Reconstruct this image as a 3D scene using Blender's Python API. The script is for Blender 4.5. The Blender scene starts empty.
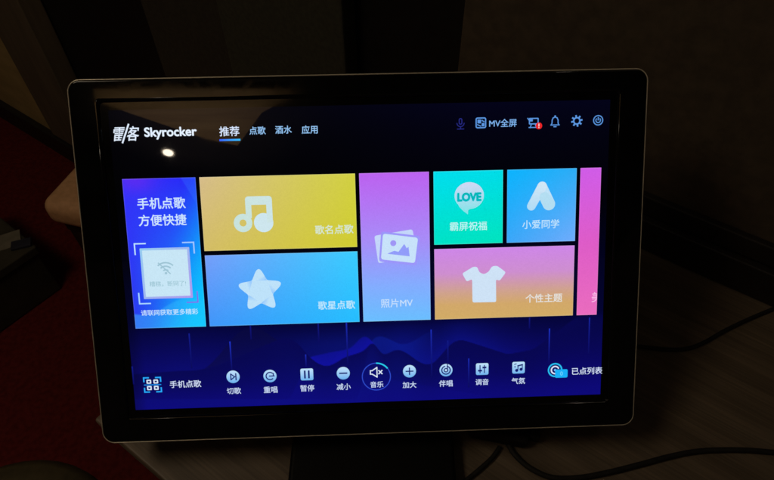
import bpy, bmesh, math, random
import numpy as np
from mathutils import Matrix, Vector
random.seed(4)
S = bpy.context.scene
COL = S.collection

# ------------------------------------------------------------------ camera
CAM_H = 0.64                       # lens height above the counter top (counter top is z = 0)
PITCH = math.radians(49.0)
cam_d = bpy.data.cameras.new('camera'); cam = bpy.data.objects.new('camera', cam_d); COL.objects.link(cam)
cam.location = (0, 0, CAM_H); cam.rotation_euler = (math.radians(90) - PITCH, 0, 0)
cam_d.sensor_width = 36.0; cam_d.lens = 36.0 * 580.0 / 774.0
cam_d.clip_start = 0.01; cam_d.clip_end = 60
S.camera = cam

# ------------------------------------------------------------------ world, exposure
W = bpy.data.worlds.new('World'); S.world = W; W.use_nodes = True
W.node_tree.nodes['Background'].inputs[0].default_value = (1.0, 0.72, 0.5, 1)
W.node_tree.nodes['Background'].inputs[1].default_value = 0.010
S.view_settings.view_transform = 'Standard'; S.view_settings.look = 'None'
S.view_settings.exposure = 0; S.view_settings.gamma = 1; S.view_settings.use_curve_mapping = False
S.render.engine = 'CYCLES'
S.cycles.filter_width = 1.6
S.cycles.max_bounces = 6
S.cycles.sample_clamp_indirect = 2.0
LAMP_RADIANCE = 32.0               # lens of the recessed downlights, one is mirrored in the glass
DOWNLIGHT_W = 33.0                 # light each overhead downlight throws down
PANEL_SPOT_W = 34.0                   # added unseen spot washing the panel mirrored at the top left

# ------------------------------------------------------------------ surveying: photo pixels to places in the room
cp, sp = math.cos(PITCH), math.sin(PITCH)
A = np.array([[1, 0, 0], [0, -sp, cp], [0, -cp, -sp]])
C0 = np.array([0, 0, CAM_H])
def ray(px, py): return A @ np.array([(px - 387) / 580.0, (py - 240) / 580.0, 1.0])
def at(px, py, z=0.0):
    d = ray(px, py); s = (z - CAM_H) / d[2]
    return Vector(C0 + d * s)
def rotv(r):
    th = np.linalg.norm(r); k = r / th
    K = np.array([[0, -k[2], k[1]], [k[2], 0, -k[0]], [-k[1], k[0], 0]])
    return np.eye(3) + np.sin(th) * K + (1 - np.cos(th)) * K @ K
RM = rotv(np.array([0.1507, -0.0263, -0.0251]))
TM = np.array([-0.020509, 0.019242, 0.570273])
DC = A @ TM + C0                                   # centre of the active display
DX, DY, DZ = A @ RM[:, 0], -(A @ RM[:, 1]), -(A @ RM[:, 2])
MON = Matrix(((DX[0], DY[0], DZ[0], DC[0]), (DX[1], DY[1], DZ[1], DC[1]), (DX[2], DY[2], DZ[2], DC[2]), (0, 0, 0, 1)))
def ui(px, py):                                    # photo pixel to metres on the display (x right, y up)
    d = ray(px, py); s = np.dot(DC - C0, DZ) / np.dot(d, DZ)
    p = C0 + d * s - DC
    return float(p @ DX), float(p @ DY)
def mirrored(px, py, z):                           # where a ray bounced off the display meets height z
    d = ray(px, py); s = np.dot(DC - C0, DZ) / np.dot(d, DZ); p = C0 + d * s
    r = d - 2 * np.dot(d, DZ) * DZ
    return Vector(p + r * ((z - p[2]) / r[2]))
TH = math.radians(-35); WT = np.array([math.cos(TH), math.sin(TH), 0]); WN = np.array([-math.sin(TH), math.cos(TH), 0])
WALL = 0.674
def wall_at(px, py, d=WALL):                       # (along, height) on the wall plane
    r = ray(px, py); s = d / (r @ WN); p = C0 + r * s
    return float(p @ WT), float(p[2])
def lin(c):
    c = np.array(c, float) / 255.0
    return np.where(c <= 0.04045, c / 12.92, ((c + 0.055) / 1.055) ** 2.4)

# ------------------------------------------------------------------ materials
def mat(name, rough=0.5, base=(0.5, 0.5, 0.5), metal=0.0, spec=0.5):
    m = bpy.data.materials.new(name); m.use_nodes = True
    b = m.node_tree.nodes['Principled BSDF']
    b.inputs['Base Color'].default_value = (*base, 1); b.inputs['Roughness'].default_value = rough
    b.inputs['Metallic'].default_value = metal; b.inputs['Specular IOR Level'].default_value = spec
    return m, m.node_tree.nodes, m.node_tree.links, b
def noisy(name, c1, c2, scale, rough=0.6, stretch=(1, 1, 1), rot=0.0, bump=0.0, detail=6, lo=0.35, hi=0.65, spec=0.5):
    m, n, l, b = mat(name, rough, c1, 0, spec)
    tc = n.new('ShaderNodeTexCoord'); mp = n.new('ShaderNodeMapping'); nz = n.new('ShaderNodeTexNoise'); cr = n.new('ShaderNodeValToRGB')
    mp.inputs['Scale'].default_value = stretch; mp.inputs['Rotation'].default_value = (0, 0, rot)
    nz.inputs['Scale'].default_value = scale; nz.inputs['Detail'].default_value = detail
    cr.color_ramp.elements[0].color = (*c1, 1); cr.color_ramp.elements[1].color = (*c2, 1)
    cr.color_ramp.elements[0].position = lo; cr.color_ramp.elements[1].position = hi
    l.new(tc.outputs['Object'], mp.inputs['Vector']); l.new(mp.outputs['Vector'], nz.inputs['Vector'])
    l.new(nz.outputs['Fac'], cr.inputs['Fac']); l.new(cr.outputs['Color'], b.inputs['Base Color'])
    if bump:
        bp = n.new('ShaderNodeBump'); bp.inputs['Strength'].default_value = bump; bp.inputs['Distance'].default_value = 0.002
        l.new(nz.outputs['Fac'], bp.inputs['Height']); l.new(bp.outputs['Normal'], b.inputs['Normal'])
    return m
def smears(n, l, b, lo, hi):                      # finger smears and dust: patches of duller gloss
    tc = n.new('ShaderNodeTexCoord'); a = n.new('ShaderNodeTexNoise'); a.inputs['Scale'].default_value = 9; a.inputs['Detail'].default_value = 7; a.inputs['Roughness'].default_value = .72; a.inputs['Distortion'].default_value = 1.4
    r = n.new('ShaderNodeMapRange'); r.inputs['From Min'].default_value = .45; r.inputs['From Max'].default_value = .75; r.inputs['To Min'].default_value = lo; r.inputs['To Max'].default_value = hi
    l.new(tc.outputs['Object'], a.inputs['Vector']); l.new(a.outputs['Fac'], r.inputs['Value']); l.new(r.outputs['Result'], b.inputs['Roughness'])
def screen_material():
    m, n, l, b = mat('lit_display', 0.012, (0.004, 0.004, 0.005), 0, 0.5)
    at_ = n.new('ShaderNodeAttribute'); at_.attribute_name = 'Col'
    tc = n.new('ShaderNodeTexCoord'); nz = n.new('ShaderNodeTexNoise'); nz.inputs['Scale'].default_value = 900; nz.inputs['Detail'].default_value = 2
    mr = n.new('ShaderNodeMapRange'); mr.inputs['From Min'].default_value = 0.25; mr.inputs['From Max'].default_value = 0.75
    mr.inputs['To Min'].default_value = 0.955; mr.inputs['To Max'].default_value = 1.04
    mx = n.new('ShaderNodeVectorMath'); mx.operation = 'SCALE'
    l.new(tc.outputs['Object'], nz.inputs['Vector']); l.new(nz.outputs['Fac'], mr.inputs['Value'])
    l.new(at_.outputs['Color'], mx.inputs[0]); l.new(mr.outputs['Result'], mx.inputs['Scale'])
    l.new(mx.outputs['Vector'], b.inputs['Emission Color']); b.inputs['Emission Strength'].default_value = 1.0
    smears(n, l, b, 0.010, 0.055)
    return m
M = {}
M['screen'] = screen_material()
M['bezel'] = noisy('gloss_black_plastic', (0.003, 0.003, 0.003), (0.005, 0.005, 0.005), 40, 0.06)
_t = M['bezel'].node_tree; smears(_t.nodes, _t.links, _t.nodes['Principled BSDF'], 0.04, 0.16)
M['rim'] = noisy('champagne_metal', (0.92, 0.82, 0.64), (0.98, 0.88, 0.70), 300, 0.30)
M['rim'].node_tree.nodes['Principled BSDF'].inputs['Metallic'].default_value = 0.3
M['housing'] = noisy('matt_black_plastic', (0.006, 0.006, 0.006), (0.010, 0.010, 0.010), 600, 0.5, bump=0.15)
M['stand'] = noisy('stand_plastic', (0.003, 0.003, 0.003), (0.004, 0.004, 0.004), 500, 0.5, bump=0.1, spec=0.15)
M['rubber'] = noisy('black_rubber', (0.010, 0.009, 0.008), (0.018, 0.016, 0.014), 90, 0.7, spec=0.3)
M['carpet'] = noisy('red_carpet', (0.095, 0.010, 0.009), (0.15, 0.016, 0.014), 85, 0.95, bump=0.6, spec=0.1)
M['brown'] = noisy('brown_wall_paper', (0.066, 0.046, 0.029), (0.092, 0.065, 0.041), 70, 0.8, bump=0.1)
M['olive'] = noisy('olive_wall_fabric', (0.036, 0.033, 0.021), (0.050, 0.046, 0.029), 120, 0.9, bump=0.2)
M['umber'] = noisy('umber_wall_fabric', (0.026, 0.020, 0.013), (0.038, 0.030, 0.019), 120, 0.9, bump=0.2)
M['black'] = noisy('black_paint', (0.004, 0.004, 0.004), (0.008, 0.007, 0.006), 60, 0.55)
M['skirting'] = noisy('black_skirting', (0.012, 0.009, 0.008), (0.022, 0.016, 0.012), 30, 0.5)
M['pilaster'] = noisy('brown_laminate', (0.13, 0.10, 0.066), (0.17, 0.13, 0.086), 14, 0.5, stretch=(4, 4, 0.4))
M['beige'] = noisy('beige_laminate', (0.44, 0.31, 0.13), (0.56, 0.40, 0.17), 9, 0.5, stretch=(1, 1, 3))
M['tan'] = noisy('tan_leather', (0.66, 0.35, 0.17), (0.78, 0.43, 0.22), 70, 0.5, bump=0.25)
M['dark_wood'] = noisy('dark_stained_wood', (0.02, 0.012, 0.008), (0.04, 0.024, 0.015), 12, 0.4, stretch=(6, 6, 0.5))
M['olive_leather'] = noisy('olive_leather', (0.06, 0.046, 0.022), (0.085, 0.065, 0.03), 60, 0.5, bump=0.25)
M['card'] = noisy('dull_green_card', (0.034, 0.028, 0.016), (0.05, 0.041, 0.024), 25, 0.8)
M['paper'] = noisy('paper', (0.16, 0.14, 0.10), (0.22, 0.19, 0.14), 30, 0.8)
M['blue_card'] = noisy('navy_card', (0.015, 0.016, 0.03), (0.025, 0.026, 0.05), 30, 0.6)
M['ceiling'] = noisy('dark_ceiling_paint', (0.02, 0.018, 0.016), (0.03, 0.027, 0.024), 6, 0.9)
M['lit_patch_panel'] = noisy('lit_patch_brown', (0.40, 0.27, 0.13), (0.56, 0.40, 0.20), 5, 0.6, stretch=(0.6, 5, 1), rot=0.5)  # brown of the added panel standing in for the lit ceiling patch
M['lamp_trim'] = noisy('white_trim', (0.6, 0.58, 0.54), (0.7, 0.68, 0.64), 20, 0.4)
def wood():
    m, n, l, b = mat('counter_wood', 0.5, (0.3, 0.2, 0.1))
    tc = n.new('ShaderNodeTexCoord'); mp = n.new('ShaderNodeMapping'); mp.inputs['Rotation'].default_value = (0, 0, -TH)
    mp.inputs['Scale'].default_value = (1.6, 22, 1)
    n1 = n.new('ShaderNodeTexNoise'); n1.inputs['Scale'].default_value = 2.2; n1.inputs['Detail'].default_value = 8; n1.inputs['Distortion'].default_value = 0.5
    cr = n.new('ShaderNodeValToRGB'); e = cr.color_ramp.elements
    e[0].position = 0.28; e[0].color = (0.150, 0.108, 0.070, 1); e[1].position = 0.72; e[1].color = (0.225, 0.168, 0.115, 1)
    x = e.new(0.52); x.color = (0.190, 0.138, 0.092, 1)
    wv = n.new('ShaderNodeTexWave'); wv.bands_direction = 'Y'; wv.inputs['Scale'].default_value = 0.42; wv.inputs['Distortion'].default_value = 1.5
    wv.inputs['Detail Scale'].default_value = 0.5
    mx = n.new('ShaderNodeMix'); mx.data_type = 'RGBA'; mx.blend_type = 'MULTIPLY'; mx.inputs['Factor'].default_value = 0.22
    bp = n.new('ShaderNodeBump'); bp.inputs['Strength'].default_value = 0.12; bp.inputs['Distance'].default_value = 0.001
    l.new(tc.outputs['Object'], mp.inputs['Vector']); l.new(mp.outputs['Vector'], n1.inputs['Vector']); l.new(mp.outputs['Vector'], wv.inputs['Vector'])
    l.new(n1.outputs['Fac'], cr.inputs['Fac']); l.new(cr.outputs['Color'], mx.inputs['A']); l.new(wv.outputs['Color'], mx.inputs['B'])
    mp2 = n.new('ShaderNodeMapping'); mp2.inputs['Rotation'].default_value = (0, 0, -TH); mp2.inputs['Scale'].default_value = (6, 260, 1)
    n2 = n.new('ShaderNodeTexNoise'); n2.inputs['Scale'].default_value = 2.0; n2.inputs['Detail'].default_value = 4
    c2 = n.new('ShaderNodeMapRange'); c2.inputs['From Min'].default_value = .35; c2.inputs['From Max'].default_value = .7; c2.inputs['To Min'].default_value = .66; c2.inputs['To Max'].default_value = 1.02
    sc2 = n.new('ShaderNodeVectorMath'); sc2.operation = 'SCALE'
    l.new(tc.outputs['Object'], mp2.inputs['Vector']); l.new(mp2.outputs['Vector'], n2.inputs['Vector']); l.new(n2.outputs['Fac'], c2.inputs['Value'])
    l.new(mx.outputs['Result'], sc2.inputs[0]); l.new(c2.outputs['Result'], sc2.inputs['Scale'])
    l.new(sc2.outputs['Vector'], b.inputs['Base Color']); l.new(n1.outputs['Fac'], bp.inputs['Height']); l.new(bp.outputs['Normal'], b.inputs['Normal'])
    return m
M['wood'] = wood()

# ------------------------------------------------------------------ object helpers
def link(name, me, m, parent=None, smooth=False):
    o = bpy.data.objects.new(name, me); COL.objects.link(o)
    if m: me.materials.append(m)
    if parent: o.parent = parent
    if smooth:
        for p in me.polygons: p.use_smooth = True
    return o
def mesh(name, verts, faces):
    me = bpy.data.meshes.new(name); me.from_pydata([tuple(v) for v in verts], [], faces); me.update(); return me
def tag(o, label, cat, group=None):
    o['label'] = label; o['category'] = cat
    if group: o['group'] = group
    return o
def structure(o): o['kind'] = 'structure'; return o
def empty(name, loc, rz=0.0):
    o = bpy.data.objects.new(name, None); COL.objects.link(o); o.location = loc; o.rotation_euler = (0, 0, rz); o.empty_display_size = 0.05; return o
def bm_mesh(name, bm):
    bmesh.ops.recalc_face_normals(bm, faces=bm.faces)
    me = bpy.data.meshes.new(name); bm.to_mesh(me); bm.free(); return me
def box_bm(sx, sy, sz, bevel=0.0, seg=3, centre=(0, 0, 0)):
    bm = bmesh.new(); bmesh.ops.create_cube(bm, size=1)
    bmesh.ops.scale(bm, vec=(sx, sy, sz), verts=bm.verts)
    if bevel: bmesh.ops.bevel(bm, geom=bm.edges[:], offset=bevel, segments=seg, profile=0.5, affect='EDGES')
    bmesh.ops.translate(bm, vec=centre, verts=bm.verts); return bm
def box(name, sx, sy, sz, centre, m, parent=None, bevel=0.0, seg=3, smooth=False):
    return link(name, bm_mesh(name, box_bm(sx, sy, sz, bevel, seg, centre)), m, parent, smooth)
def lathe(name, prof, m, parent=None, n=40, smooth=True):
    vs, fs = [], []
    for r, z in prof:
        for i in range(n):
            a = 2 * math.pi * i / n; vs.append((r * math.cos(a), r * math.sin(a), z))
    for k in range(len(prof) - 1):
        for i in range(n):
            j = (i + 1) % n; fs.append((k * n + i, k * n + j, (k + 1) * n + j, (k + 1) * n + i))
    fs.append(tuple(range(n))[::-1]); fs.append(tuple((len(prof) - 1) * n + i for i in range(n)))
    return link(name, mesh(name, vs, fs), m, parent, smooth)
def tube(name, pts, rad, m, parent=None, n=10, sub=6):
    P = [np.array(p, float) for p in pts]; Q = []
    for i in range(len(P) - 1):
        p0, p1, p2, p3 = P[max(i - 1, 0)], P[i], P[i + 1], P[min(i + 2, len(P) - 1)]
        for k in range(sub):
            t = k / sub
            Q.append(0.5 * ((2 * p1) + (p2 - p0) * t + (2 * p0 - 5 * p1 + 4 * p2 - p3) * t * t + (3 * p1 - p0 - 3 * p2 + p3) * t ** 3))
    Q.append(P[-1]); vs, fs = [], []
    for i, q in enumerate(Q):
        t = Q[min(i + 1, len(Q) - 1)] - Q[max(i - 1, 0)]; t /= np.linalg.norm(t) + 1e-9
        u = np.cross(t, (0, 0, 1.0)); u /= np.linalg.norm(u) + 1e-9; v = np.cross(u, t)
        for k in range(n):
            a = 2 * math.pi * k / n; vs.append(q + rad * (math.cos(a) * u + math.sin(a) * v))
    for i in range(len(Q) - 1):
        for k in range(n):
            j = (k + 1) % n; fs.append((i * n + k, i * n + j, (i + 1) * n + j, (i + 1) * n + k))
    fs.append(tuple(range(n))); fs.append(tuple((len(Q) - 1) * n + k for k in range(n))[::-1])
    me = mesh(name, vs, fs); o = link(name, me, m, parent, True); return o

# ------------------------------------------------------------------ the setting: floor, wall, ceiling
FLOOR = -0.75
fl = structure(link('floor', mesh('floor', [(-4, -3, FLOOR), (3, -3, FLOOR), (3, 4, FLOOR), (-4, 4, FLOOR)], [(0, 1, 2, 3)]), M['carpet']))
CEIL = 1.85
def wall_point(a, d, z): return Vector((*(WT * a + WN * d)[:2], z))
def wall_box(name, a0, a1, z0, z1, d0, d1, m, parent=None, bevel=0.004):
    bm = box_bm(a1 - a0, d1 - d0, z1 - z0, bevel, 2)
    o = link(name, bm_mesh(name, bm), m, parent)
    o.location = wall_point((a0 + a1) / 2, (d0 + d1) / 2, (z0 + z1) / 2); o.rotation_euler = (0, 0, TH)
    return o
structure(wall_box('wall', -3.2, 2.4, FLOOR, CEIL, WALL + 0.045, WALL + 0.15, M['black'], bevel=0))
# positions along the wall, surveyed
aR = wall_at(460.5, 35)[0]; aG1 = wall_at(341, 35)[0]; aG0 = wall_at(222, 40)[0]; aU0 = wall_at(148, 40)[0]
aB = wall_at(40, 48, WALL - .02)[0]; aA = wall_at(24, 82, WALL - .02)[0]
zB = wall_at(60, 95, WALL)[1]
tag(wall_box('wall_panel', aR, 2.3, 0.0, CEIL - .02, WALL, WALL + 0.042, M['brown']), 'plain brown wall panel right of the black gap, above the black skirting', 'wall panel')
tag(wall_box('wall_panel', aG0, aG1, FLOOR + .1, CEIL - .02, WALL + .006, WALL + 0.042, M['olive']), 'dark olive wall panel left of the black gap, above the monitor', 'wall panel')
tag(wall_box('wall_panel', aU0, aG0 - .002, FLOOR + .1, CEIL - .02, WALL + .012, WALL + 0.042, M['umber']), 'very dark umber wall panel between the black opening and the olive panel', 'wall panel')
tag(wall_box('wall_panel', aB + .002, aU0 - .002, FLOOR + .09, zB, WALL - .012, WALL + 0.042, M['pilaster']), 'low brown wall panel under the black opening beside the pilaster', 'wall panel')
tag(wall_box('pilaster', aA, aB, FLOOR + .09, CEIL - .02, WALL - .02, WALL + 0.042, M['pilaster']), 'brown upright pilaster between the beige panel and the black opening', 'pilaster')
zP = wall_at(10, 114, WALL - .005)[1]
tag(wall_box('wall_panel', aA - 0.7, aA - .012, zP, CEIL - .02, WALL - .008, WALL + 0.042, M['beige']), 'yellowish beige wall panel at far left beside the brown pilaster', 'wall panel')
tag(wall_box('skirting_board', aA - 0.8, aU0 - .004, FLOOR, FLOOR + .088, WALL - .03, WALL + 0.042, M['skirting']), 'black skirting board along the red carpet under the pilaster', 'skirting board')

# ceiling with the downlight, and an added panel shaped as the lit patch, whose images lie in the glass
lampP = mirrored(168, 152, CEIL)
structure(link('ceiling', bm_mesh('ceiling', box_bm(4.2, 3.4, 0.05, 0, 1, (lampP.x + .6, lampP.y + .6, CEIL + 0.026))), M['ceiling']))
pp = [mirrored(x, y, CEIL) for x, y in ((238, 141), (206, 134), (130, 108), (97, 96), (95, 84), (305, 84), (262, 108))]
bm = bmesh.new(); f = bm.faces.new([bm.verts.new((p.x, p.y, CEIL - .03)) for p in pp])
ext = bmesh.ops.extrude_face_region(bm, geom=[f]); bmesh.ops.translate(bm, vec=(0, 0, .028), verts=[v for v in ext['geom'] if isinstance(v, bmesh.types.BMVert)])
cpn = tag(link('lit_patch_panel', bm_mesh('lit_patch_panel', bm), M['lit_patch_panel']), 'added brown panel shaped as the lit ceiling patch mirrored in the top left of the glass', 'ceiling panel')
pc = sum(pp, Vector()) / len(pp)
def spot(name, loc, to, watt, size, blend, col, rad):
    d = bpy.data.lights.new(name, 'SPOT'); d.energy = watt; d.spot_size = math.radians(size); d.spot_blend = blend; d.color = col; d.shadow_soft_size = rad
    o = bpy.data.objects.new(name, d); COL.objects.link(o); o.location = loc
    o.rotation_euler = (Vector(to) - Vector(loc)).to_track_quat('-Z', 'Y').to_euler(); return o
spot('panel_fill_spot', pc + Vector((-.1, -.2, -.75)), pc, PANEL_SPOT_W, 80, 0.8, (1.0, .80, .58), .05)  # unseen spot with no fixture, added to light the panel
em, n_, l_, b_ = mat('lamp_lens', 0.4, (0.8, 0.8, 0.8)); b_.inputs['Emission Color'].default_value = (1.0, .86, .68, 1); b_.inputs['Emission Strength'].default_value = LAMP_RADIANCE
def downlight(x, y, label, watt):
    dl = tag(empty('downlight', (x, y, CEIL)), label, 'downlight', 'round downlights in the dark ceiling')
    lathe('trim_ring', [(.037, 0), (.037, -.004), (.029, -.006), (.0255, -.001)], M['lamp_trim'], dl)
    lathe('lens', [(.0235, -.0045), (.0235, -.007), (.021, -.0085)], em, dl)
    if watt: spot('downlight_beam', (x, y, CEIL - .02), (x, y, 0), watt, 150, 0.5, (1.0, .82, .58), .38)
downlight(lampP.x, lampP.y, 'small round white downlight mirrored as the bright spot in the glass', 0)
downlight(-1.05, .12, 'small round white downlight in the ceiling above the left end of the counter', DOWNLIGHT_W)
downlight(.72, .10, 'small round white downlight in the ceiling to the right of the screen', DOWNLIGHT_W * .025)

# ------------------------------------------------------------------ counter
cor = at(93, 420); dC = float(np.array(cor) @ WN); aC = float(np.array(cor) @ WT)
ct = tag(empty('counter', wall_point((aC + 1.0) / 2, (dC + WALL) / 2, FLOOR), TH), 'light wood grain counter carrying the black touch screen, against the wall', 'counter')
L = 1.9; D = WALL - dC; cx = aC + L / 2 - (aC + 1.0) / 2
def cbox(name, sx, sy, sz, c, m, bev): return box(name, sx, sy, sz, c, m, ct, bev)
ctop = cbox('counter_top', L, D - .002, 0.036, (cx, 0, -FLOOR - .018), M['wood'], .003)
M['wood_local'] = M['wood']
cbox('front_panel', L - .06, .018, -FLOOR - .04, (cx, -D / 2 + .05, (-FLOOR - .04) / 2), M['dark_wood'], .002)
cbox('end_panel', .02, D - .08, -FLOOR - .04, (cx - L / 2 + .04, .02, (-FLOOR - .04) / 2), M['dark_wood'], .002)
zk = wall_at(645, 190)[1]
bs = tag(empty('backsplash', wall_point(.45, WALL, 0), TH), 'black upstand board running along the back of the wooden counter', 'upstand')
bo = lambda name, z0, z1, th, m: box(name, 1.9, th, z1 - z0, (.35, -th / 2 - .0005, (z0 + z1) / 2), m, bs, .002, 2)
bo('lower_board', .001, zk * .62, .022, M['skirting']); bo('upper_board', zk * .62 + .002, zk, .012, M['skirting'])

# ------------------------------------------------------------------ monitor
def rr(x0, x1, y0, y1, r, n=10):
    pts = []
    for cx_, cy_, a0 in ((x1 - r, y1 - r, 0), (x0 + r, y1 - r, 90), (x0 + r, y0 + r, 180), (x1 - r, y0 + r, 270)):
        for i in range(n + 1):
            a = math.radians(a0 + 90 * i / n); pts.append((cx_ + r * math.cos(a), cy_ + r * math.sin(a)))
    return pts
OX0, OX1, OY0, OY1 = -.2735, .2737, -.1836, .1774
HX, HY = .238, .14875
def loops(name, rings, m, parent, cap0=False, cap1=False):
    vs, fs = [], []; n = None
    for pts, z in rings:
        n = len(pts); vs += [(x, y, z) for x, y in pts]
    for k in range(len(rings) - 1):
        for i in range(n):
            j = (i + 1) % n; fs.append((k * n + i, k * n + j, (k + 1) * n + j, (k + 1) * n + i))
    if cap0: fs.append(tuple(range(n))[::-1])
    if cap1: fs.append(tuple((len(rings) - 1) * n + i for i in range(n)))
    return link(name, mesh(name, vs, fs), m, parent, False)
def inset(d, r=.012): return rr(OX0 + d, OX1 - d, OY0 + d, OY1 - d, max(r - d, .0012))
def around(d, r=.004): return rr(-HX - d, HX + d, -HY - d, HY + d, r)
BASE = Vector((-.0155, .30, 0))
mon = tag(empty('touchscreen_monitor', BASE), 'black glossy touch screen showing a colourful song menu, tilted back on its stand', 'touchscreen')
LM = Matrix.Translation(-BASE) @ MON
def mpart(o): o.matrix_local = LM; return o
hs = mpart(loops('housing', [(inset(.0012), -.0022), (inset(.0), -.006), (inset(.0), -.020), (inset(.003), -.026), (inset(.03), -.036), (inset(.07), -.040)], M['housing'], mon, cap1=True))
rim = mpart(loops('rim', [(inset(.0), -.006), (inset(.0), -.0016), (inset(.0003), -.0008), (inset(.0007), -.0003), (inset(.0011), -.0005), (inset(.0013), -.0012)], M['rim'], mon))
def quarter(n, fn): return [fn(math.radians(90 * k / n)) for k in range(n + 1)]
prof = [(inset(.0013), -.0014)]
prof += quarter(6, lambda t: (inset(.0014 + .0012 * (1 - math.cos(t))), -.0009 + .0012 * math.sin(t)))
prof += [(inset(.0033), .0003), (around(.0109), .0003)]
prof += quarter(12, lambda t: (around(.0105 - .0033 * math.sin(t)), -.0019 + .0022 * math.cos(t)))
prof += [(around(.0070), -.0019), (around(.0), -.0019)]
bez = mpart(loops('bezel', prof, M['bezel'], mon))
for p in bez.data.polygons: p.use_smooth = True
for p in rim.data.polygons: p.use_smooth = True
# screen
def cattr(me, cols):
    a = me.color_attributes.new('Col', 'FLOAT_COLOR', 'POINT')
    buf = np.ones((len(me.vertices), 4), np.float32); buf[:, :3] = cols; a.data.foreach_set('color', buf.ravel())
def grid(x0, x1, y0, y1, nx, ny, fn, z):
    xs = np.linspace(x0, x1, nx + 1); ys = np.linspace(y1, y0, ny + 1)     # row 0 at the top
    X, Y = np.meshgrid(xs, ys); vs = np.stack([X.ravel(), Y.ravel(), np.full(X.size, z)], 1)
    fs = [(j * (nx + 1) + i, (j + 1) * (nx + 1) + i, (j + 1) * (nx + 1) + i + 1, j * (nx + 1) + i + 1) for j in range(ny) for i in range(nx)]
    me = bpy.data.meshes.new('g'); me.from_pydata(vs.tolist(), [], fs); me.update()
    U, V = np.meshgrid(np.linspace(0, 1, nx + 1), np.linspace(0, 1, ny + 1))
    cattr(me, lin(fn(U.ravel(), V.ravel(), X.ravel(), Y.ravel()))); return me
def smooth(a, b, x):
    t = np.clip((x - a) / (b - a), 0, 1); return t * t * (3 - 2 * t)
def curve(pts, win=9):
    q = np.array([ui(*p) for p in pts]); o = np.argsort(q[:, 0]); q = q[o]
    xs = np.linspace(q[0, 0], q[-1, 0], 420); ys = np.interp(xs, q[:, 0], q[:, 1])
    k = np.hanning(win * 2 + 3); k /= k.sum(); ys = np.convolve(np.pad(ys, win + 1, mode='edge'), k, 'valid')
    return lambda x: np.interp(x, xs, ys)
hillA = curve([(120, 395), (180, 385), (208, 367), (220, 354.5), (234, 336), (243, 329.5), (252.6, 327.5), (262, 330), (271, 337), (290, 349), (308, 361), (340, 385), (620, 400)])
hillB = curve([(120, 376), (178, 371.5), (197, 371), (217.7, 366), (245.6, 354.5), (269, 344), (278, 340.3), (285, 339), (292, 340.4), (298, 344), (308, 356.5), (317, 364), (326.5, 367.4), (335, 364), (344.6, 357.8), (357.5, 354), (364, 351.4), (368, 347.5), (372, 341), (376, 346), (380, 353), (384, 356), (390, 353), (396.3, 350), (402, 351), (409, 355), (418, 362), (427, 365.8), (433, 364), (437.6, 360.4), (444, 352), (450.5, 345), (456, 341.5), (462, 340.3), (482, 346.5), (508, 355), (534, 350), (571, 322), (620, 290)], 5)
hillC = curve([(120, 400), (360, 400), (368, 345), (374, 338), (380.8, 336.2), (388, 339), (401.4, 345.7), (412, 343), (424.7, 334.5), (435, 330), (460, 322), (620, 300)], 7)
hillE = curve([(120, 400), (290, 400), (308, 358), (331.7, 352.6), (345, 350.6), (352, 348), (358, 341), (362, 337.4), (365, 336.2), (368.5, 337.8), (373, 343), (380, 352), (390, 380), (620, 420)], 5)
def bgcol(U, V, X, Y):
    keys = [0, .10, .30, .70, .80, .90, 1.0]
    r = np.interp(V, keys, [3, 2, 1, 2, 6, 9, 10]); g = np.interp(V, keys, [3, 2, 1, 3, 5, 6, 6]); b = np.interp(V, keys, [24, 15, 5, 50, 80, 106, 120])
    c = np.stack([r, g, b], 1)
    def over(c, col, a): return c * (1 - a[:, None]) + np.array(col, float) * a[:, None]
    c[:, 2] *= 1 - (1 - smooth(.25, .75, U)) * .6 * (1 - smooth(.4, .6, V))  # upper left less blue: the dark ceiling's reflection put into the colour
    low = smooth(.70, .74, V); soft = .0006
    def under(h): return smooth(-soft, soft, h(X) - Y) * low
    hb = hillB(X); up = Y - hb
    mid = np.exp(-((X + .01) / .085) ** 2)                                  # the backdrop is bluest behind the mute button
    c = over(c, (8, 24, 128), low * mid * .50 * smooth(.70, .80, V))
    c = over(c, (10, 14, 118), low * np.exp(-((X + .185) / .05) ** 2) * .55 * np.exp(-np.abs(up) / .030))
    c = over(c, (9, 9, 62), under(hillA) * (up > 0) * .60 * np.exp(-np.maximum(hillA(X) - Y, 0) / .05))
    near = np.where(up > 0, np.exp(-up / .024), 0) * low
    right = .55 * np.exp(-((X - .105) / .055) ** 2) + .30 * np.exp(-((X - .045) / .03) ** 2)
    c = over(c, (12, 20, 150), near * right)
    c = over(c, (12, 34, 158), under(hillC) * .45 * np.exp(-np.maximum(hillC(X) - Y, 0) / .045) * (1 - smooth(.03, .075, X)))
    ee = under(hillE); c = over(c, (17, 16, 172), ee * np.clip(.25 + .5 * near, 0, .75))
    inb = smooth(-soft, soft, -up) * low
    c = over(c, (6, 6, 80), inb * .90 * np.exp(-np.maximum(-up, 0) / .045))
    bot = smooth(.90, 1.0, V); c = over(c, (13, 9, 124), bot * .6)
    edge = smooth(.0, .03, U); return c * (0.8 + 0.2 * edge)[:, None]
scr = mpart(link('screen', grid(-HX, HX, -HY, HY, 560, 320, bgcol, -.0017), M['screen'], mon))
ZS = [-.0016]                                      # surface of the lit layer; overlapping elements sit 0.05 mm apart

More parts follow.
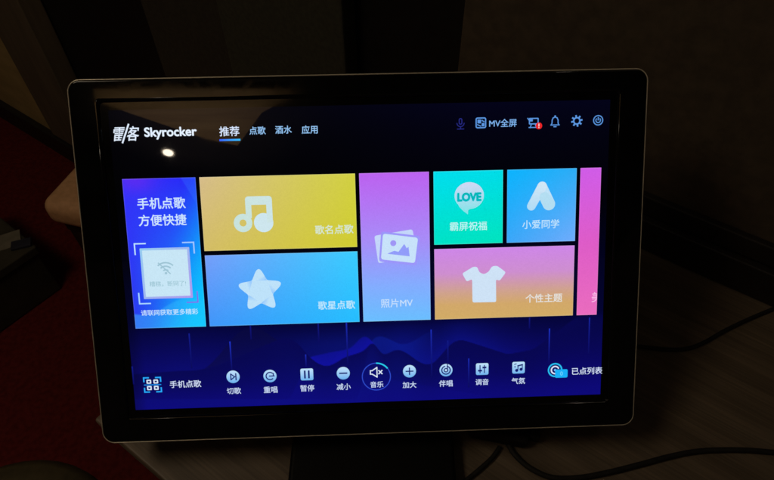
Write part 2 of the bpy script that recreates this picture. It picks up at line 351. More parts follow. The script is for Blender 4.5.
def bil(tl, tr, bl, br):
    tl, tr, bl, br = [np.array(c, float) for c in (tl, tr, bl, br)]
    return lambda U, V, X, Y: (tl * ((1 - U) * (1 - V))[:, None] + tr * (U * (1 - V))[:, None] + bl * ((1 - U) * V)[:, None] + br * (U * V)[:, None])
def vramp(keys):
    ks = [k for k, _ in keys]; cs = np.array([c for _, c in keys], float)
    return lambda U, V, X, Y: np.stack([np.interp(V, ks, cs[:, i]) for i in range(3)], 1)
def U2X(u): return (u / 1920 - .5) * 2 * HX
def V2Y(v): return (.5 - v / 1200) * 2 * HY
def tile(label, u0, u1, v0, v1, fn):
    def ed(U, V, X, Y):                            # the thin lighter border every tile has
        c = fn(U, V, X, Y); w, h = U2X(u1) - U2X(u0), V2Y(v0) - V2Y(v1)
        e = np.minimum(np.minimum(U, 1 - U) * w, np.minimum(V, 1 - V) * h)
        return c + ((255 - c) * .22) * (e < .0005)[:, None]
    w, h = U2X(u1) - U2X(u0), V2Y(v0) - V2Y(v1)
    o = link('app_tile', grid(U2X(u0), U2X(u1), V2Y(v1), V2Y(v0), max(12, int(w / .0007)), max(12, int(h / .0009)), ed, ZS[0]), M['screen'], scr)
    o['label'] = label; return o
P_, Q_, R_, S_ = 260, 549, 567, 856
def blue1(U, V, X, Y):
    c = bil((52, 50, 250), (38, 40, 246), (40, 60, 240), (10, 205, 252))(U, V, X, Y)
    a = np.exp(-((U - .18) / .28) ** 2 - (V / .09) ** 2) * .55; c = c * (1 - a[:, None]) + np.array((120, 40, 235)) * a[:, None]
    d = smooth(.18, 1.1, U * .9 + V * .62 - .55); c = c * (1 - d[:, None]) + np.array((8, 200, 255)) * d[:, None]
    e = smooth(-.01, .01, .86 - .12 * np.sin(U * 4 + .4) - V) * smooth(.8, .9, V) * .0
    s = smooth(-.008, .008, V - (.90 - .10 * U + .025 * np.sin(U * 7))) * .45 * (1 - U * .6); c = c * (1 - s[:, None]) + np.array((70, 200, 255)) * s[:, None]
    s = smooth(-.01, .01, (U - .80) * .9 - V) * .35; c = c * (1 - s[:, None]) + np.array((50, 110, 255)) * s[:, None]
    return c
tile('tall blue and cyan tile with a white code square', 30, 310, P_, S_, blue1)
tile('yellow tile with a white music note', 325, 926, P_, Q_, bil((214, 188, 138), (210, 208, 66), (212, 189, 102), (208, 205, 48)))
tile('light blue tile with a white star', 325, 926, R_, S_, bil((118, 158, 250), (58, 204, 255), (62, 150, 250), (36, 190, 255)))
tile('tall violet tile with a white picture icon', 942, 1214, P_, S_, vramp([(0, (188, 98, 240)), (.45, (168, 140, 248)), (.75, (132, 172, 255)), (1, (106, 190, 255))]))
tile('turquoise tile with a white speech bubble', 1232, 1505, P_, Q_, bil((0, 222, 238), (0, 220, 232), (0, 226, 198), (0, 228, 190)))
tile('sky blue tile with a white letter shape', 1522, 1796, P_, Q_, bil((10, 180, 254), (44, 172, 246), (58, 166, 248), (112, 172, 252)))
tile('pink and gold tile with a white shirt', 1232, 1795, R_, S_, vramp([(0, (206, 134, 232)), (.35, (206, 142, 208)), (.62, (208, 162, 142)), (.8, (210, 168, 106)), (1, (210, 172, 102))]))
tile('narrow magenta tile cut off at the right', 1811, 1893, P_, S_, vramp([(0, (208, 92, 232)), (.5, (222, 92, 200)), (1, (234, 108, 190))]))

# flat shapes for icons, all in pixels of the photograph turned into display metres
class Flat:
    def __init__(s): s.v, s.f, s.c = [], [], []
    def poly(s, pts, col, lay=0):
        k = len(s.v); z = ZS[0] + .00005 * (1 + lay)
        s.v += [(x, y, z) for x, y in pts]; s.f.append(tuple(range(k, k + len(pts))))
        s.c += [col(x, y) if callable(col) else col for x, y in pts]
    def strip(s, a, b, col, lay=0, close=False):
        n = len(a); 
        for i in range(n if close else n - 1):
            j = (i + 1) % n; s.poly([a[i], a[j], b[j], b[i]], col, lay)
    def disc(s, c, r, col, lay=0, ry=None, n=36):
        ry = ry or r; s.poly([(c[0] + r * math.cos(2 * math.pi * i / n), c[1] + ry * math.sin(2 * math.pi * i / n)) for i in range(n)], col, lay)
    def arc(s, c, r0, r1, a0, a1, col, lay=0, n=28):
        t = [math.radians(a0 + (a1 - a0) * i / n) for i in range(n + 1)]
        s.strip([(c[0] + r0 * math.cos(x), c[1] + r0 * math.sin(x)) for x in t], [(c[0] + r1 * math.cos(x), c[1] + r1 * math.sin(x)) for x in t], col, lay)
    def ring(s, c, r0, r1, col, lay=0): s.arc(c, r0, r1, 0, 360, col, lay, 40)
    def rrect(s, x0, x1, y0, y1, r, col, lay=0): s.poly(rr(x0, x1, y0, y1, r, 5), col, lay)
    def frame(s, x0, x1, y0, y1, r, w, col, lay=0):
        s.strip(rr(x0, x1, y0, y1, r, 5), rr(x0 + w, x1 - w, y0 + w, y1 - w, max(r - w, .0002), 5), col, lay, True)
    def line(s, pts, w, col, lay=0):
        for a, b in zip(pts[:-1], pts[1:]):
            d = np.array(b) - np.array(a); L_ = np.hypot(*d); d = d / L_; nn = np.array([-d[1], d[0]]) * w / 2; e = d * w / 2 * .9
            a2, b2 = np.array(a) - e, np.array(b) + e
            s.poly([tuple(a2 - nn), tuple(b2 - nn), tuple(b2 + nn), tuple(a2 + nn)], col, lay)
    def build(s, name, label=None):
        me = mesh(name, s.v, s.f); cattr(me, lin(s.c)); o = link(name, me, M['screen'], scr)
        if label: o['label'] = label
        return o
PXM = .00102                                       # metres on the display per pixel of the photograph, near its centre
def rounded(pts, r, n=6, lim=.48):
    out = []; N = len(pts)
    for i in range(N):
        p, a, b = np.array(pts[i]), np.array(pts[i - 1]), np.array(pts[(i + 1) % N])
        u, v = a - p, b - p; lu, lv = np.hypot(*u), np.hypot(*v); rr_ = r[i % len(r)] if isinstance(r, tuple) else r; k = min(rr_, lu * lim, lv * lim)
        q0, q1 = p + u / lu * k, p + v / lv * k
        for t in np.linspace(0, 1, n): out.append(tuple((1 - t) ** 2 * q0 + 2 * t * (1 - t) * p + t * t * q1))
    return out
def U_(pts): return [ui(*p) for p in pts]
def text(body, x0, x1, y, col, bold=0.0, name='caption', stretch=1.0, shear=0.0, height=None, clip=None, lay=2):
    cu = bpy.data.curves.new(name, 'FONT'); cu.body = body; cu.size = 1; cu.resolution_u = 4; cu.shear = shear
    to = bpy.data.objects.new(name, cu); COL.objects.link(to)
    dg = bpy.context.evaluated_depsgraph_get(); me = bpy.data.meshes.new_from_object(to.evaluated_get(dg))
    bpy.data.objects.remove(to); bpy.data.curves.remove(cu)
    n = len(me.vertices); co = np.empty(n * 3, np.float32); me.vertices.foreach_get('co', co); co = co.reshape(-1, 3)
    lo, hi = co.min(0), co.max(0); a, b = ui(x0, y), ui(x1, y); wd = b[0] - a[0]
    sx = wd / (hi[0] - lo[0]); sy = sx / stretch
    if height: sy = height * PXM / (hi[1] - lo[1])
    out = np.empty_like(co); out[:, 0] = (co[:, 0] - lo[0]) * sx + a[0]; out[:, 1] = (co[:, 1] - (lo[1] + hi[1]) / 2) * sy + (a[1] + b[1]) / 2; out[:, 2] = ZS[0] + .00005 * (1 + lay)
    me.vertices.foreach_set('co', out.ravel()); me.materials.clear()
    if bold:                                       # heavier strokes: the outline laid down again a hair's breadth round itself
        bm = bmesh.new(); bm.from_mesh(me); src = bm.verts[:] + bm.edges[:] + bm.faces[:]; rb = bold * sx
        for k in range(8):
            g_ = bmesh.ops.duplicate(bm, geom=src)
            bmesh.ops.translate(bm, vec=(rb * math.cos(k * math.pi / 4), rb * math.sin(k * math.pi / 4), -.000004 * (k + 1)), verts=[v for v in g_['geom'] if isinstance(v, bmesh.types.BMVert)])
        bm.to_mesh(me); bm.free()
    if clip is not None:
        bm = bmesh.new(); bm.from_mesh(me)
        bmesh.ops.bisect_plane(bm, geom=bm.verts[:] + bm.edges[:] + bm.faces[:], plane_co=(clip, 0, 0), plane_no=(1, 0, 0), clear_outer=True)
        bm.to_mesh(me); bm.free()
    me.update(); cattr(me, np.repeat(lin(col)[None, :], len(me.vertices), 0))
    return link(name, me, M['screen'], scr)

WHT = (226, 238, 255); NAV = (150, 198, 246); SOFT = (196, 226, 236); TOP = (92, 150, 226)
# header
text('雷客', 112.8, 138.6, 133.6, WHT, .012, 'logo', shear=.18, height=13)
lg = Flat(); 
for dx, c in ((-1.5, (4, 4, 10)), (0, WHT), (1.7, (4, 4, 10))):
    lg.line(U_([(127.8 + dx, 124.5), (122 + dx, 142.5)]), 1.5 * PXM, c, 3 if c != WHT else 4)
lg.build('logo_slash')
text('Skyrocker', 144, 196, 133, WHT, .030, 'wordmark', height=10.6)
text('推荐', 219, 238.8, 131.2, (214, 230, 255), .012)
ul = Flat(); a, b = ui(219, 140.2), ui(240, 139.7); ul.poly([(a[0], a[1] - .0009), (b[0], a[1] - .0009), (b[0], a[1] + .0009), (a[0], a[1] + .0009)], lambda x, y: (30, 90, 255) if x < (a[0] + b[0]) / 2 else (30, 190, 255)); ul.build('underline')
text('点歌', 249, 265.3, 130.5, NAV, .010); text('酒水', 275, 291.4, 129.6, NAV, .010); text('应用', 301.5, 317.4, 129.5, NAV, .010)
text('MV全屏', 489.6, 517, 122.9, (128, 182, 244), .008)
def icon(name, px, py): i = Flat(); i.o = ui(px, py); i.n = name; return i
def K(i, x, y): return (i.o[0] + x * PXM, i.o[1] + y * PXM)     # icon local pixels, y up
i = icon('microphone_icon', 460.8, 123.5); c = (38, 42, 128)
i.frame(*[v for v in (K(i, -1.7, 0)[0], K(i, 1.7, 0)[0], K(i, 0, -1)[1], K(i, 0, 5)[1])], 1.6 * PXM, .9 * PXM, c); i.arc(K(i, 0, .6), 3 * PXM, 3.8 * PXM, 180, 360, c); i.line([K(i, 0, -3), K(i, 0, -5)], .8 * PXM, c); i.line([K(i, -3, -5), K(i, 3, -5)], .8 * PXM, c); i.build(i.n)
i = icon('video_icon', 481.2, 122.8); c = TOP
i.frame(K(i, -5, 0)[0], K(i, 5, 0)[0], K(i, 0, -5)[1], K(i, 0, 5)[1], 1.8 * PXM, 1.1 * PXM, c); i.rrect(K(i, -3.2, 0)[0], K(i, .2, 0)[0], K(i, 0, -.4)[1], K(i, 0, 3)[1], .5 * PXM, c); i.rrect(K(i, .8, 0)[0], K(i, 3.3, 0)[0], K(i, 0, -3.2)[1], K(i, 0, -.2)[1], .5 * PXM, c); i.line([K(i, 1.2, 2.2), K(i, 3, 1)], .9 * PXM, c); i.line([K(i, -3.2, -1.6), K(i, -.2, -3)], .9 * PXM, c); i.build(i.n)
i = icon('cast_icon', 533.8, 122.6)
i.frame(K(i, -4.2, 0)[0], K(i, 5, 0)[0], K(i, 0, -1.6)[1], K(i, 0, 4.4)[1], .8 * PXM, 1 * PXM, c); i.line([K(i, -5.2, 4), K(i, -4, 2.4)], 1 * PXM, c); i.rrect(K(i, -3.6, 0)[0], K(i, -.6, 0)[0], K(i, 0, 1.2)[1], K(i, 0, 3.2)[1], .3 * PXM, c); i.line([K(i, -2, -2), K(i, -3, -4.6)], .9 * PXM, c); i.line([K(i, 2, -2), K(i, 3, -4.6)], .9 * PXM, c); i.line([K(i, -4, -4.4), K(i, 4, -4.4)], .9 * PXM, c); i.build(i.n)
i = icon('alert_badge', 539.3, 125.8); i.disc(K(i, 0, 0), 3.1 * PXM, (232, 38, 40), 4); i.line([K(i, 0, 1.7), K(i, 0, -.2)], .8 * PXM, (255, 225, 225), 5); i.disc(K(i, 0, -1.5), .5 * PXM, (255, 225, 225), 5); i.build(i.n)
i = icon('bell_icon', 555.6, 121.3)
bell = [(-3.6, -3.2), (-2.9, -1.6), (-2.8, 1.2), (-1.9, 3.2), (0, 4.1), (1.9, 3.2), (2.8, 1.2), (2.9, -1.6), (3.6, -3.2)]
i.line([K(i, *p) for p in bell], .9 * PXM, c); i.line([K(i, -4, -3.3), K(i, 4, -3.3)], .9 * PXM, c); i.line([K(i, -1, -4.9), K(i, 1, -4.9)], .9 * PXM, c); i.disc(K(i, 0, 4.8), .8 * PXM, c); i.build(i.n)
i = icon('gear_icon', 577.4, 120.8); i.ring(K(i, 0, 0), 2.3 * PXM, 3.6 * PXM, c)
for k in range(8):
    a = math.radians(45 * k + 10); i.line([K(i, 3.6 * math.cos(a), 3.6 * math.sin(a)), K(i, 4.7 * math.cos(a), 4.7 * math.sin(a))], 1.5 * PXM, c)
i.build(i.n)
i = icon('power_icon', 598.8, 120.2); i.ring(K(i, 0, 0), 3.9 * PXM, 4.8 * PXM, c); i.arc(K(i, 0, 0), 1.7 * PXM, 2.6 * PXM, 130, 410, c); i.line([K(i, 0, .4), K(i, 0, 2.6)], .9 * PXM, c); i.build(i.n)

# tile contents
T1 = (205, 228, 255)
text('手机点歌', 136.7, 184.8, 203.3, T1, .016); text('方便快捷', 138, 185.8, 220.2, T1, .016)
q = Flat(); sq = U_([(139, 248.6), (189.2, 247.4), (191.8, 297.6), (143.2, 300)])
x0, x1 = (sq[0][0] + sq[3][0]) / 2, (sq[1][0] + sq[2][0]) / 2; y1, y0 = (sq[0][1] + sq[1][1]) / 2, (sq[2][1] + sq[3][1]) / 2
def qc(x, y):
    t = max(0, min(1, (x - x0) / (x1 - x0) * .6 + (y1 - y) / (y1 - y0) * .6 - .2)); return tuple(np.array((150, 205, 240)) * (1 - t) + np.array((176, 150, 238)) * t)
q.rrect(x0, x1, y0, y1, .0006, qc, 0); q.rrect(x0 + .0022, x1 - .0022, y0 + .0022, y1 - .0022, .0004, (200, 230, 246), 1); q.build('code_square', 'pale square with a crossed out signal sign instead of a code')
q = Flat(); m_ = .0046; arm = .0105; w = .0013
for sx, sy, c in ((-1, 1, (190, 225, 255)), (1, 1, (160, 200, 255)), (-1, -1, (170, 215, 255)), (1, -1, (120, 110, 235))):
    X_, Y_ = (x0 - m_ if sx < 0 else x1 + m_), (y1 + m_ if sy > 0 else y0 - m_)
    q = Flat(); q.line([(X_ - sx * arm, Y_), (X_, Y_), (X_, Y_ - sy * arm)], w, c); q.build('corner_bracket')
q = Flat(); o = ui(165.5, 273.5); c = (158, 196, 212)
for r in (3.5, 7, 10.5): q.arc(o, (r - .9) * PXM, (r + .5) * PXM, 45, 135, c, 2)
q.disc(o, 1.2 * PXM, c, 2); q.line([(o[0] - 6.5 * PXM, o[1] + 10 * PXM), (o[0] + 4 * PXM, o[1] - .5 * PXM)], 1.1 * PXM, c, 3); q.build('signal_icon')
text('糟糕，断网了!', 149, 185.5, 284, (150, 192, 206), .002, lay=3)
text('请联网获取更多精彩', 140.4, 197.6, 312.6, (200, 230, 255), .010)
# note
q = Flat(); g = lambda x, y: (205, 228, 226)
a, b = ui(242.7, 223.2), ui(263.4, 222.8); q.ring(a, 3.3 * PXM, 8.8 * PXM, (200, 226, 220)); q.disc(b, 9.2 * PXM, (206, 230, 238), 1)
tl, br = ui(244.4, 196.6), ui(271.8, 205); q.rrect(tl[0], br[0], tl[1] - 8.2 * PXM, tl[1], 3 * PXM, (204, 228, 226), 0)
q.poly([(tl[0], a[1]), (tl[0] + 5.6 * PXM, a[1] + 5 * PXM), (tl[0] + 5.6 * PXM, tl[1] - 6 * PXM), (tl[0], tl[1] - 3 * PXM)], (202, 227, 222), 1)
q.poly([(br[0] - 5.6 * PXM, b[1]), (br[0], b[1]), (br[0], tl[1] - 3 * PXM), (br[0] - 5.6 * PXM, tl[1] - 6 * PXM)], (204, 228, 230), 2); q.build('music_note_icon')
text('歌名点歌', 315, 353.3, 229.6, (214, 232, 216), .014)
# star
cxs, cys = ui(260, 291)
star = []
for k in range(10):
    r = (25.5 if k % 2 == 0 else 12.4) * PXM; a = math.radians(90 + 36 * k + 1.5); star.append((cxs + r * math.cos(a), cys + r * math.sin(a)))
q = Flat(); q.poly(rounded(star, (9.2 * PXM, 1.6 * PXM), 8, .68), (190, 226, 250))
for k in range(5):                                 # paler folded facets
    i0 = 2 * k; p = np.array(star[i0]); v1 = np.array(star[(i0 + 1) % 10]); v0 = np.array(star[i0 - 1]); cc = np.array((cxs, cys))
    tipp = p * .62 + v1 * .38
    cols = {0: (142, 196, 252), 1: (196, 230, 250), 2: (180, 220, 250)}
    qf = [tuple(v0 * .98 + cc * .02), tuple(p * .28 + v0 * .72), tuple(v1 * .98 + cc * .02)]
    kk = len(q.v); z = ZS[0] + .0001; q.v += [(x, y, z) for x, y in qf]; q.f.append((kk, kk + 1, kk + 2)); q.c += [cols[0], cols[2], (200, 232, 250)]
q.build('star_icon'); text('歌星点歌', 318, 355, 305.4, (196, 234, 252), .012)
# picture cards
q = Flat(); g = lambda x, y: (200, 226, 250)
q.poly(rounded(U_([(374.3, 236), (412.6, 229.4), (417.5, 256.5), (378.3, 263.6)]), 2.4 * PXM), (196, 214, 250), 0)
gp = rounded(U_([(381.2, 231.6), (420.4, 236.2), (416.8, 265.8), (379, 261.8)]), 3 * PXM); q.poly(gp, (156, 150, 250), 1)
q.poly(rounded(U_([(383, 233.8), (418.2, 238), (415, 263.4), (381, 259.6)]), 2.6 * PXM), g, 2)
q.disc(ui(393.3, 243.4), 2.9 * PXM, (160, 150, 246), 3)
q.poly(U_([(387.3, 254), (394.2, 251), (398.6, 252), (404.3, 244.2), (406.8, 248.4), (408.6, 247), (409.8, 256.6)]), (146, 156, 250), 3); q.build('picture_icon')
text('照片MV', 381, 412.8, 303.4, (200, 224, 252), .009)
# bubble
q = Flat(); o = ui(469.5, 195.8); n = 48; pts = []
for k in range(n):
    a = 2 * math.pi * k / n; x, y = 14.1 * math.cos(a), 12.9 * math.sin(a)
    pts.append((o[0] + x * PXM, o[1] + y * PXM))
def bub(x, y): t = max(0, min(1, (o[1] + .012 - y) / .030)); return tuple(np.array((206, 216, 244)) * (1 - t) + np.array((130, 228, 232)) * t)
q.poly(pts, bub, 0); q.poly(U_([(456.2, 200), (459.5, 207), (464, 211.5), (468.2, 214.6), (468.4, 210.5), (471.5, 208), (477, 206)]), bub, 1); q.build('speech_bubble_icon')
text('LOVE', 458, 481.2, 197.1, (0, 186, 196), .075, height=7.4); text('霸屏祝福', 450, 487.2, 226.4, (190, 244, 242), .009)
# letter shape
q = Flat()
def hull(p0, r0, p1, r1, col, lay):
    d = np.array(p1) - np.array(p0); L_ = np.hypot(*d); an = math.atan2(d[1], d[0]); be = math.acos((r0 - r1) / L_)
    pts = [(p0[0] + r0 * math.cos(an + t), p0[1] + r0 * math.sin(an + t)) for t in np.linspace(be, 2 * math.pi - be, 20)]
    pts += [(p1[0] + r1 * math.cos(an + t), p1[1] + r1 * math.sin(an + t)) for t in np.linspace(-be, be, 20)]
    q.poly(pts, col, lay)
ap, lf, rt = ui(542.6, 186.5), ui(531.8, 206.3), ui(549.4, 204.2)
hull(ap, 4.6 * PXM, rt, 6 * PXM, (190, 226, 248), 0)
hull(ap, 4.6 * PXM, lf, 4.2 * PXM, lambda x, y: (212, 232, 246) if y > ui(540, 196)[1] else (176, 220, 246), 1)
ce = ui(541, 199.5); hull(ui(545, 197.5), 5 * PXM, rt, 6 * PXM, (180, 222, 242), 2); q.build('letter_icon')
text('小爱同学', 522.8, 559.7, 224.3, (196, 230, 252), .009)
# shirt
q = Flat()
sh = U_([(462.4, 273.8), (467, 282), (472.4, 279.4), (472.8, 302.9), (496.5, 302.4), (496.3, 279.6), (500, 281.2), (506.3, 272.6), (497.4, 266), (492.3, 266.6), (488.8, 272.2), (484.2, 274.6), (479.6, 272.6), (477.6, 267.2), (473.6, 267)])
# split into convex-ish pieces so the fill is clean
q.poly(rounded(sh, 1.8 * PXM, 4), lambda x, y: (206, 226, 246)); q.build('shirt_icon')
text('个性主题', 526, 562.6, 298.4, (228, 226, 222), .014)
text('美', 592.2, 602.5, 297.4, (250, 190, 235), .006, clip=U2X(1893) - .0003)

# light bars rising behind the toolbar
q = Flat()
for x, ya, yb, s in ((229.5, 342, 371, 1.), (188.6, 334, 369, .45), (346.3, 323, 366, .8), (305.4, 355, 369, .8), (250, 326, 340, .3), (318, 324, 343, .35), (431.3, 330, 378, .8), (448, 341, 366, .4), (469, 359, 388, .75), (550, 329, 364, .9), (590.2, 318, 354, .6), (530, 318, 329, .3), (131.5, 367, 385, .4)):
    t, b = ui(x, ya), ui(x, yb); s *= .8; h = .00070; ct_ = tuple(np.array((36, 62, 232)) * s + np.array((8, 10, 90)) * (1 - s))
    N = 8; q = Flat()
    for k in range(N):
        f0, f1 = k / N, (k + 1) / N; y_a = t[1] + (b[1] - t[1]) * f0; y_b = t[1] + (b[1] - t[1]) * f1
        ca, cb = [tuple(np.array(ct_) * (1 - f ** .8) + np.array((9, 10, 92)) * f ** .8) for f in (f0, f1)]
        kk = len(q.v); z = ZS[0] + .00003; q.v += [(t[0] - h, y_a, z), (t[0] + h, y_a, z), (t[0] + h, y_b, z), (t[0] - h, y_b, z)]; q.f.append((kk, kk + 1, kk + 2, kk + 3)); q.c += [ca, ca, cb, cb]
    q.build('light_bar')

# toolbar
q = Flat(); c = (40, 170, 255); w_ = 1.3 * PXM; o = ui(152, 385.4)
i = Flat(); i.o = o
for sx in (-1, 1):
    for sy in (-1, 1): i.line([K(i, sx * 3.6, sy * 7.4), K(i, sx * 8.2, sy * 7.4), K(i, sx * 8.2, sy * 3.4)], w_, c)
    for sy in (-1, 1): i.frame(K(i, sx * 3.4 - 2.3, 0)[0], K(i, sx * 3.4 + 2.3, 0)[0], K(i, 0, sy * 3.3 - 2.1)[1], K(i, 0, sy * 3.3 + 2.1)[1], .8 * PXM, 1.2 * PXM, (222, 236, 255))
i.line([K(i, -8, 0), K(i, 8, 0)], 1 * PXM, (30, 140, 240), 1); i.build('scan_icon')
text('手机点歌', 169.3, 200.7, 384.6, (214, 226, 255), .008)
LB = lambda o: (lambda x, y: tuple(np.array((196, 228, 252)) * (.5 + (y - o[1]) / (13 * PXM)) + np.array((110, 178, 240)) * (.5 - (y - o[1]) / (13 * PXM))))
DK = (14, 24, 110)
def disc_icon(px, py): i = Flat(); i.o = ui(px, py); i.disc(i.o, 6.5 * PXM, LB(i.o)); return i
def square_icon(px, py): i = Flat(); i.o = ui(px, py); o = i.o; i.rrect(o[0] - 6.3 * PXM, o[0] + 6.3 * PXM, o[1] - 6.1 * PXM, o[1] + 6.1 * PXM, 1.6 * PXM, LB(o)); return i
i = disc_icon(232.7, 377.4); i.line([K(i, -2.2, 3), K(i, 1.6, 0), K(i, -2.2, -3), K(i, -2.2, 3)], 1.1 * PXM, DK, 1); i.line([K(i, 2.8, 3.2), K(i, 2.8, -3.2)], 1.2 * PXM, DK, 1); i.build('next_song_icon')
i = disc_icon(269.7, 376.6); i.arc(i.o, 3.2 * PXM, 4.4 * PXM, 40, 320, DK, 1); i.line([K(i, -.5, 0), K(i, 4.2, 0)], 1.1 * PXM, DK, 1); i.line([K(i, 3.4, 2.6), K(i, 3.4, .4)], 1.1 * PXM, DK, 1); i.build('replay_icon')
i = square_icon(306.7, 375); i.line([K(i, -2, 3.4), K(i, -2, -3.4)], 1.7 * PXM, DK, 1); i.line([K(i, 2, 3.4), K(i, 2, -3.4)], 1.7 * PXM, DK, 1); i.build('pause_icon')
i = disc_icon(343.2, 373.8); i.line([K(i, -3.4, 0), K(i, 3.4, 0)], 1.4 * PXM, DK, 1); i.build('minus_icon')
i = disc_icon(409.6, 371.8); i.line([K(i, -3.4, 0), K(i, 3.4, 0)], 1.2 * PXM, DK, 1); i.line([K(i, 0, -3.4), K(i, 0, 3.4)], 1.2 * PXM, DK, 2); i.build('plus_icon')
i = disc_icon(446.2, 370.7); i.arc(i.o, 3.6 * PXM, 4.8 * PXM, 100, 440, DK, 1); i.disc(i.o, 2.3 * PXM, DK, 1); i.disc(i.o, 1.2 * PXM, (190, 225, 252), 2); i.line([K(i, 1.4, 0), K(i, 1.4, 6)], 1 * PXM, DK, 2); i.build('backing_track_icon')
i = square_icon(482.5, 369.6)
for x, y in ((-2.2, -1.6), (2.2, 1.6)):
    i.line([K(i, x, 3.8), K(i, x, -3.8)], 1 * PXM, DK, 1); i.line([K(i, x - 1.2, y), K(i, x + 1.2, y)], 1.8 * PXM, DK, 2)
i.build('mixer_icon')
i = square_icon(518.9, 368.2); i.disc(K(i, -1.8, -2.8), 1.6 * PXM, DK, 1); i.disc(K(i, 2.6, -1.8), 1.6 * PXM, DK, 1); i.line([K(i, -.6, -2.6), K(i, -.6, 2)], .9 * PXM, DK, 1); i.line([K(i, 3.8, -1.8), K(i, 3.8, 3)], .9 * PXM, DK, 1); i.line([K(i, -.6, 2), K(i, 3.8, 3)], 1.4 * PXM, DK, 2); i.line([K(i, -4, 3.6), K(i, -2.4, 4)], .9 * PXM, DK, 2); i.disc(K(i, -3.6, 1), .7 * PXM, DK, 1); i.build('mood_icon')
i = Flat(); i.o = ui(376.4, 377.2); i.ring(i.o, 13.6 * PXM, 14.5 * PXM, (46, 74, 206)); i.arc(i.o, 13.3 * PXM, 14.7 * PXM, 36, 90, (40, 200, 240), 1); i.build('volume_ring')
i = Flat(); i.o = ui(375, 372.9); i.line([K(i, -4.6, 1.8), K(i, -2.8, 1.8), K(i, 2, 5), K(i, 2, -5), K(i, -2.8, -1.8), K(i, -4.6, -1.8), K(i, -4.6, 1.8)], 1 * PXM, WHT); i.line([K(i, 3.8, 1.8), K(i, 7, -1.6)], 1.1 * PXM, WHT); i.line([K(i, 3.8, -1.6), K(i, 7, 1.8)], 1.1 * PXM, WHT, 1); i.build('mute_icon')
LBL = (206, 222, 252)
for s, xa, xb, y in (('切歌', 226.6, 240.6, 391.4), ('重唱', 263.5, 277.2, 390.3), ('暂停', 300.2, 314, 388.7), ('减小', 336.6, 350.6, 387.3), ('音乐', 370.4, 383.4, 385), ('加大', 402.8, 416.4, 385.4), ('伴唱', 439.2, 452.8, 384), ('调音', 475.8, 488.8, 382.5), ('气氛', 512, 525.4, 381.4)):
    text(s, xa, xb, y, LBL, .010)
i = Flat(); i.o = ui(555.6, 370.6); i.ring(i.o, 5.9 * PXM, 7.4 * PXM, (40, 190, 246)); i.arc(i.o, 3.1 * PXM, 4.5 * PXM, 20, 300, (222, 230, 255)); i.disc(i.o, 1.2 * PXM, (120, 190, 250))
b = ui(561.8, 374); i.rrect(b[0] - 6.3 * PXM, b[0] + 6.3 * PXM, b[1] - 4.4 * PXM, b[1] + 4.3 * PXM, 1.4 * PXM, lambda x, y: (24, 176, 250), 2); i.build('playlist_icon')
text('0', 560.6, 563.2, 374, (120, 220, 255), .0, lay=4)
text('已点列表', 572.4, 602.8, 371.4, (216, 228, 255), .008)

# stand: base plate, neck and hinge carrying the monitor's back
bpl = box('base_plate', .176, .30, .022, (0, -.05, .011), M['stand'], mon, .005, 4)
back = LM @ Vector((0, -.02, -.040))
nk = bmesh.new()
def ringv(y, z, wx, th, tilt): 
    c_, s_ = math.cos(tilt), math.sin(tilt)
    return [nk.verts.new((sx * wx, y + sy * th * c_, z + sy * th * s_)) for sx, sy in ((-1, -1), (1, -1), (1, 1), (-1, 1))]
rg = [ringv(.075, .0222, .060, .022, 0), ringv(.085, .08, .055, .020, .1), ringv((back.y + .085) / 2 + .01, (back.z + .08) / 2, .05, .018, .35), ringv(back.y + .008, back.z - .004, .05, .018, .7)]
for r0, r1 in zip(rg[:-1], rg[1:]):
    for k in range(4): nk.faces.new((r0[k], r0[(k + 1) % 4], r1[(k + 1) % 4], r1[k]))
nk.faces.new(rg[0][::-1]); nk.faces.new(rg[-1])
link('neck', bm_mesh('neck', nk), M['stand'], mon)

# ------------------------------------------------------------------ things on the counter
ad = at(497, 440, .0); 
pa = tag(empty('power_adapter', ad, math.radians(-12)), 'black power adapter lying under the lower right of the monitor', 'power adapter')
box('case', .066, .034, .020, (0, .012, .0101), M['rubber'], pa, .005, 3)
box('socket', .012, .016, .012, (.0385, .012, .0101), M['rubber'], pa, .002, 2)
def cable(label, pts, r, name='cable'):
    P = [Vector(at(x, y, r)) for x, y in pts]; o = P[0].copy()
    t = tube(name, [p - o for p in P], r, M['rubber']); t.location = o; tag(t, label, 'cable', 'black cables on the wooden counter'); return t
cable('short black cable running from the adapter towards the stand base', [(500, 447), (492, 458), (480, 469), (468, 479), (452, 492), (440, 510)], .0026)
cable('thick black cable curving along the front of the counter to the right', [(508, 444), (515, 455), (530, 468), (552, 477.5), (580, 477.5), (610, 472), (640, 464.5), (670, 456.5), (700, 451), (740, 450), (775, 452.5), (830, 458)], .0030)
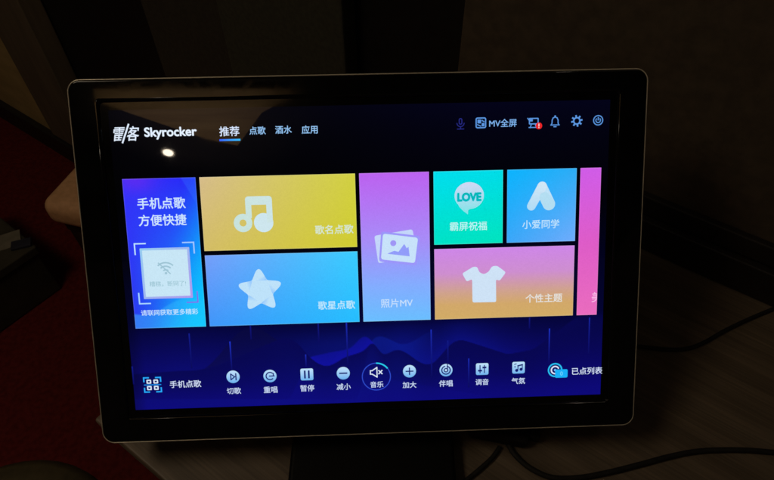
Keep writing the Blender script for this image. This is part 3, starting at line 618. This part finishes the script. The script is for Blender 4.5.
cable('thin black cable crossing the counter behind the monitor towards the wall', [(560, 336), (600, 341), (640, 346.5), (668, 349.5), (688, 348.5), (705, 342), (725, 330.5), (750, 318.5), (775, 308), (810, 292)], .0025)

# ------------------------------------------------------------------ things on the carpet at the left
sc = at(43, 203, -.30)
st = empty('square_stool', (sc.x - .018, sc.y, FLOOR), math.radians(-15))
tag(st, 'tan padded square stool seat half hidden behind the monitor', 'stool')
box('seat', .40, .36, .075, (.20, .18, .4125), M['tan'], st, .028, 6, True)
box('seat_frame', .36, .32, .03, (.20, .18, .358), M['dark_wood'], st, .003)
for x in (.04, .36):
    for y in (.04, .32): box('leg', .035, .035, .342, (x, y, .1715), M['dark_wood'], st, .003)
rs = at(45, 451, -.30)
ro = tag(empty('round_stool', (rs.x - .015, rs.y - .185, FLOOR)), 'dark olive round stool at the bottom left corner on the carpet', 'stool')
lathe('seat', [(.150, .37), (.172, .378), (.182, .40), (.180, .425), (.165, .442), (.12, .449), (.05, .450)], M['olive_leather'], ro)
for k in range(4):
    a = math.radians(45 + 90 * k); tube('leg', [(.10 * math.cos(a), .10 * math.sin(a), .369), (.15 * math.cos(a), .15 * math.sin(a), .012)], .013, M['dark_wood'], ro)
bx = at(36, 246, -.558)
cb = tag(empty('storage_box', (bx.x, bx.y, FLOOR), math.radians(143)), 'dark olive flat box on the red carpet at the left edge', 'box')
box('body', .32, .27, .16, (.166, .141, .081), M['card'], cb, .006)
box('lid', .332, .282, .03, (.166, .141, .1765), M['card'], cb, .005)
lp = at(6, 242, -.558)
pa_ = tag(box('paper_sheet', .075, .06, .003, (0, 0, .0015), M['paper'], None, .0), 'small pale sheet of paper lying on the dark olive box', 'paper')
pa_.location = (lp.x, lp.y, FLOOR + .192); pa_.rotation_euler = (0, 0, math.radians(28))
lp = at(22, 245, -.558)
pk = tag(box('card_packet', .05, .03, .008, (0, 0, .004), M['blue_card'], None, .001), 'small navy card packet beside the paper on the box', 'packet')
pk.location = (lp.x, lp.y, FLOOR + .192); pk.rotation_euler = (0, 0, math.radians(20))
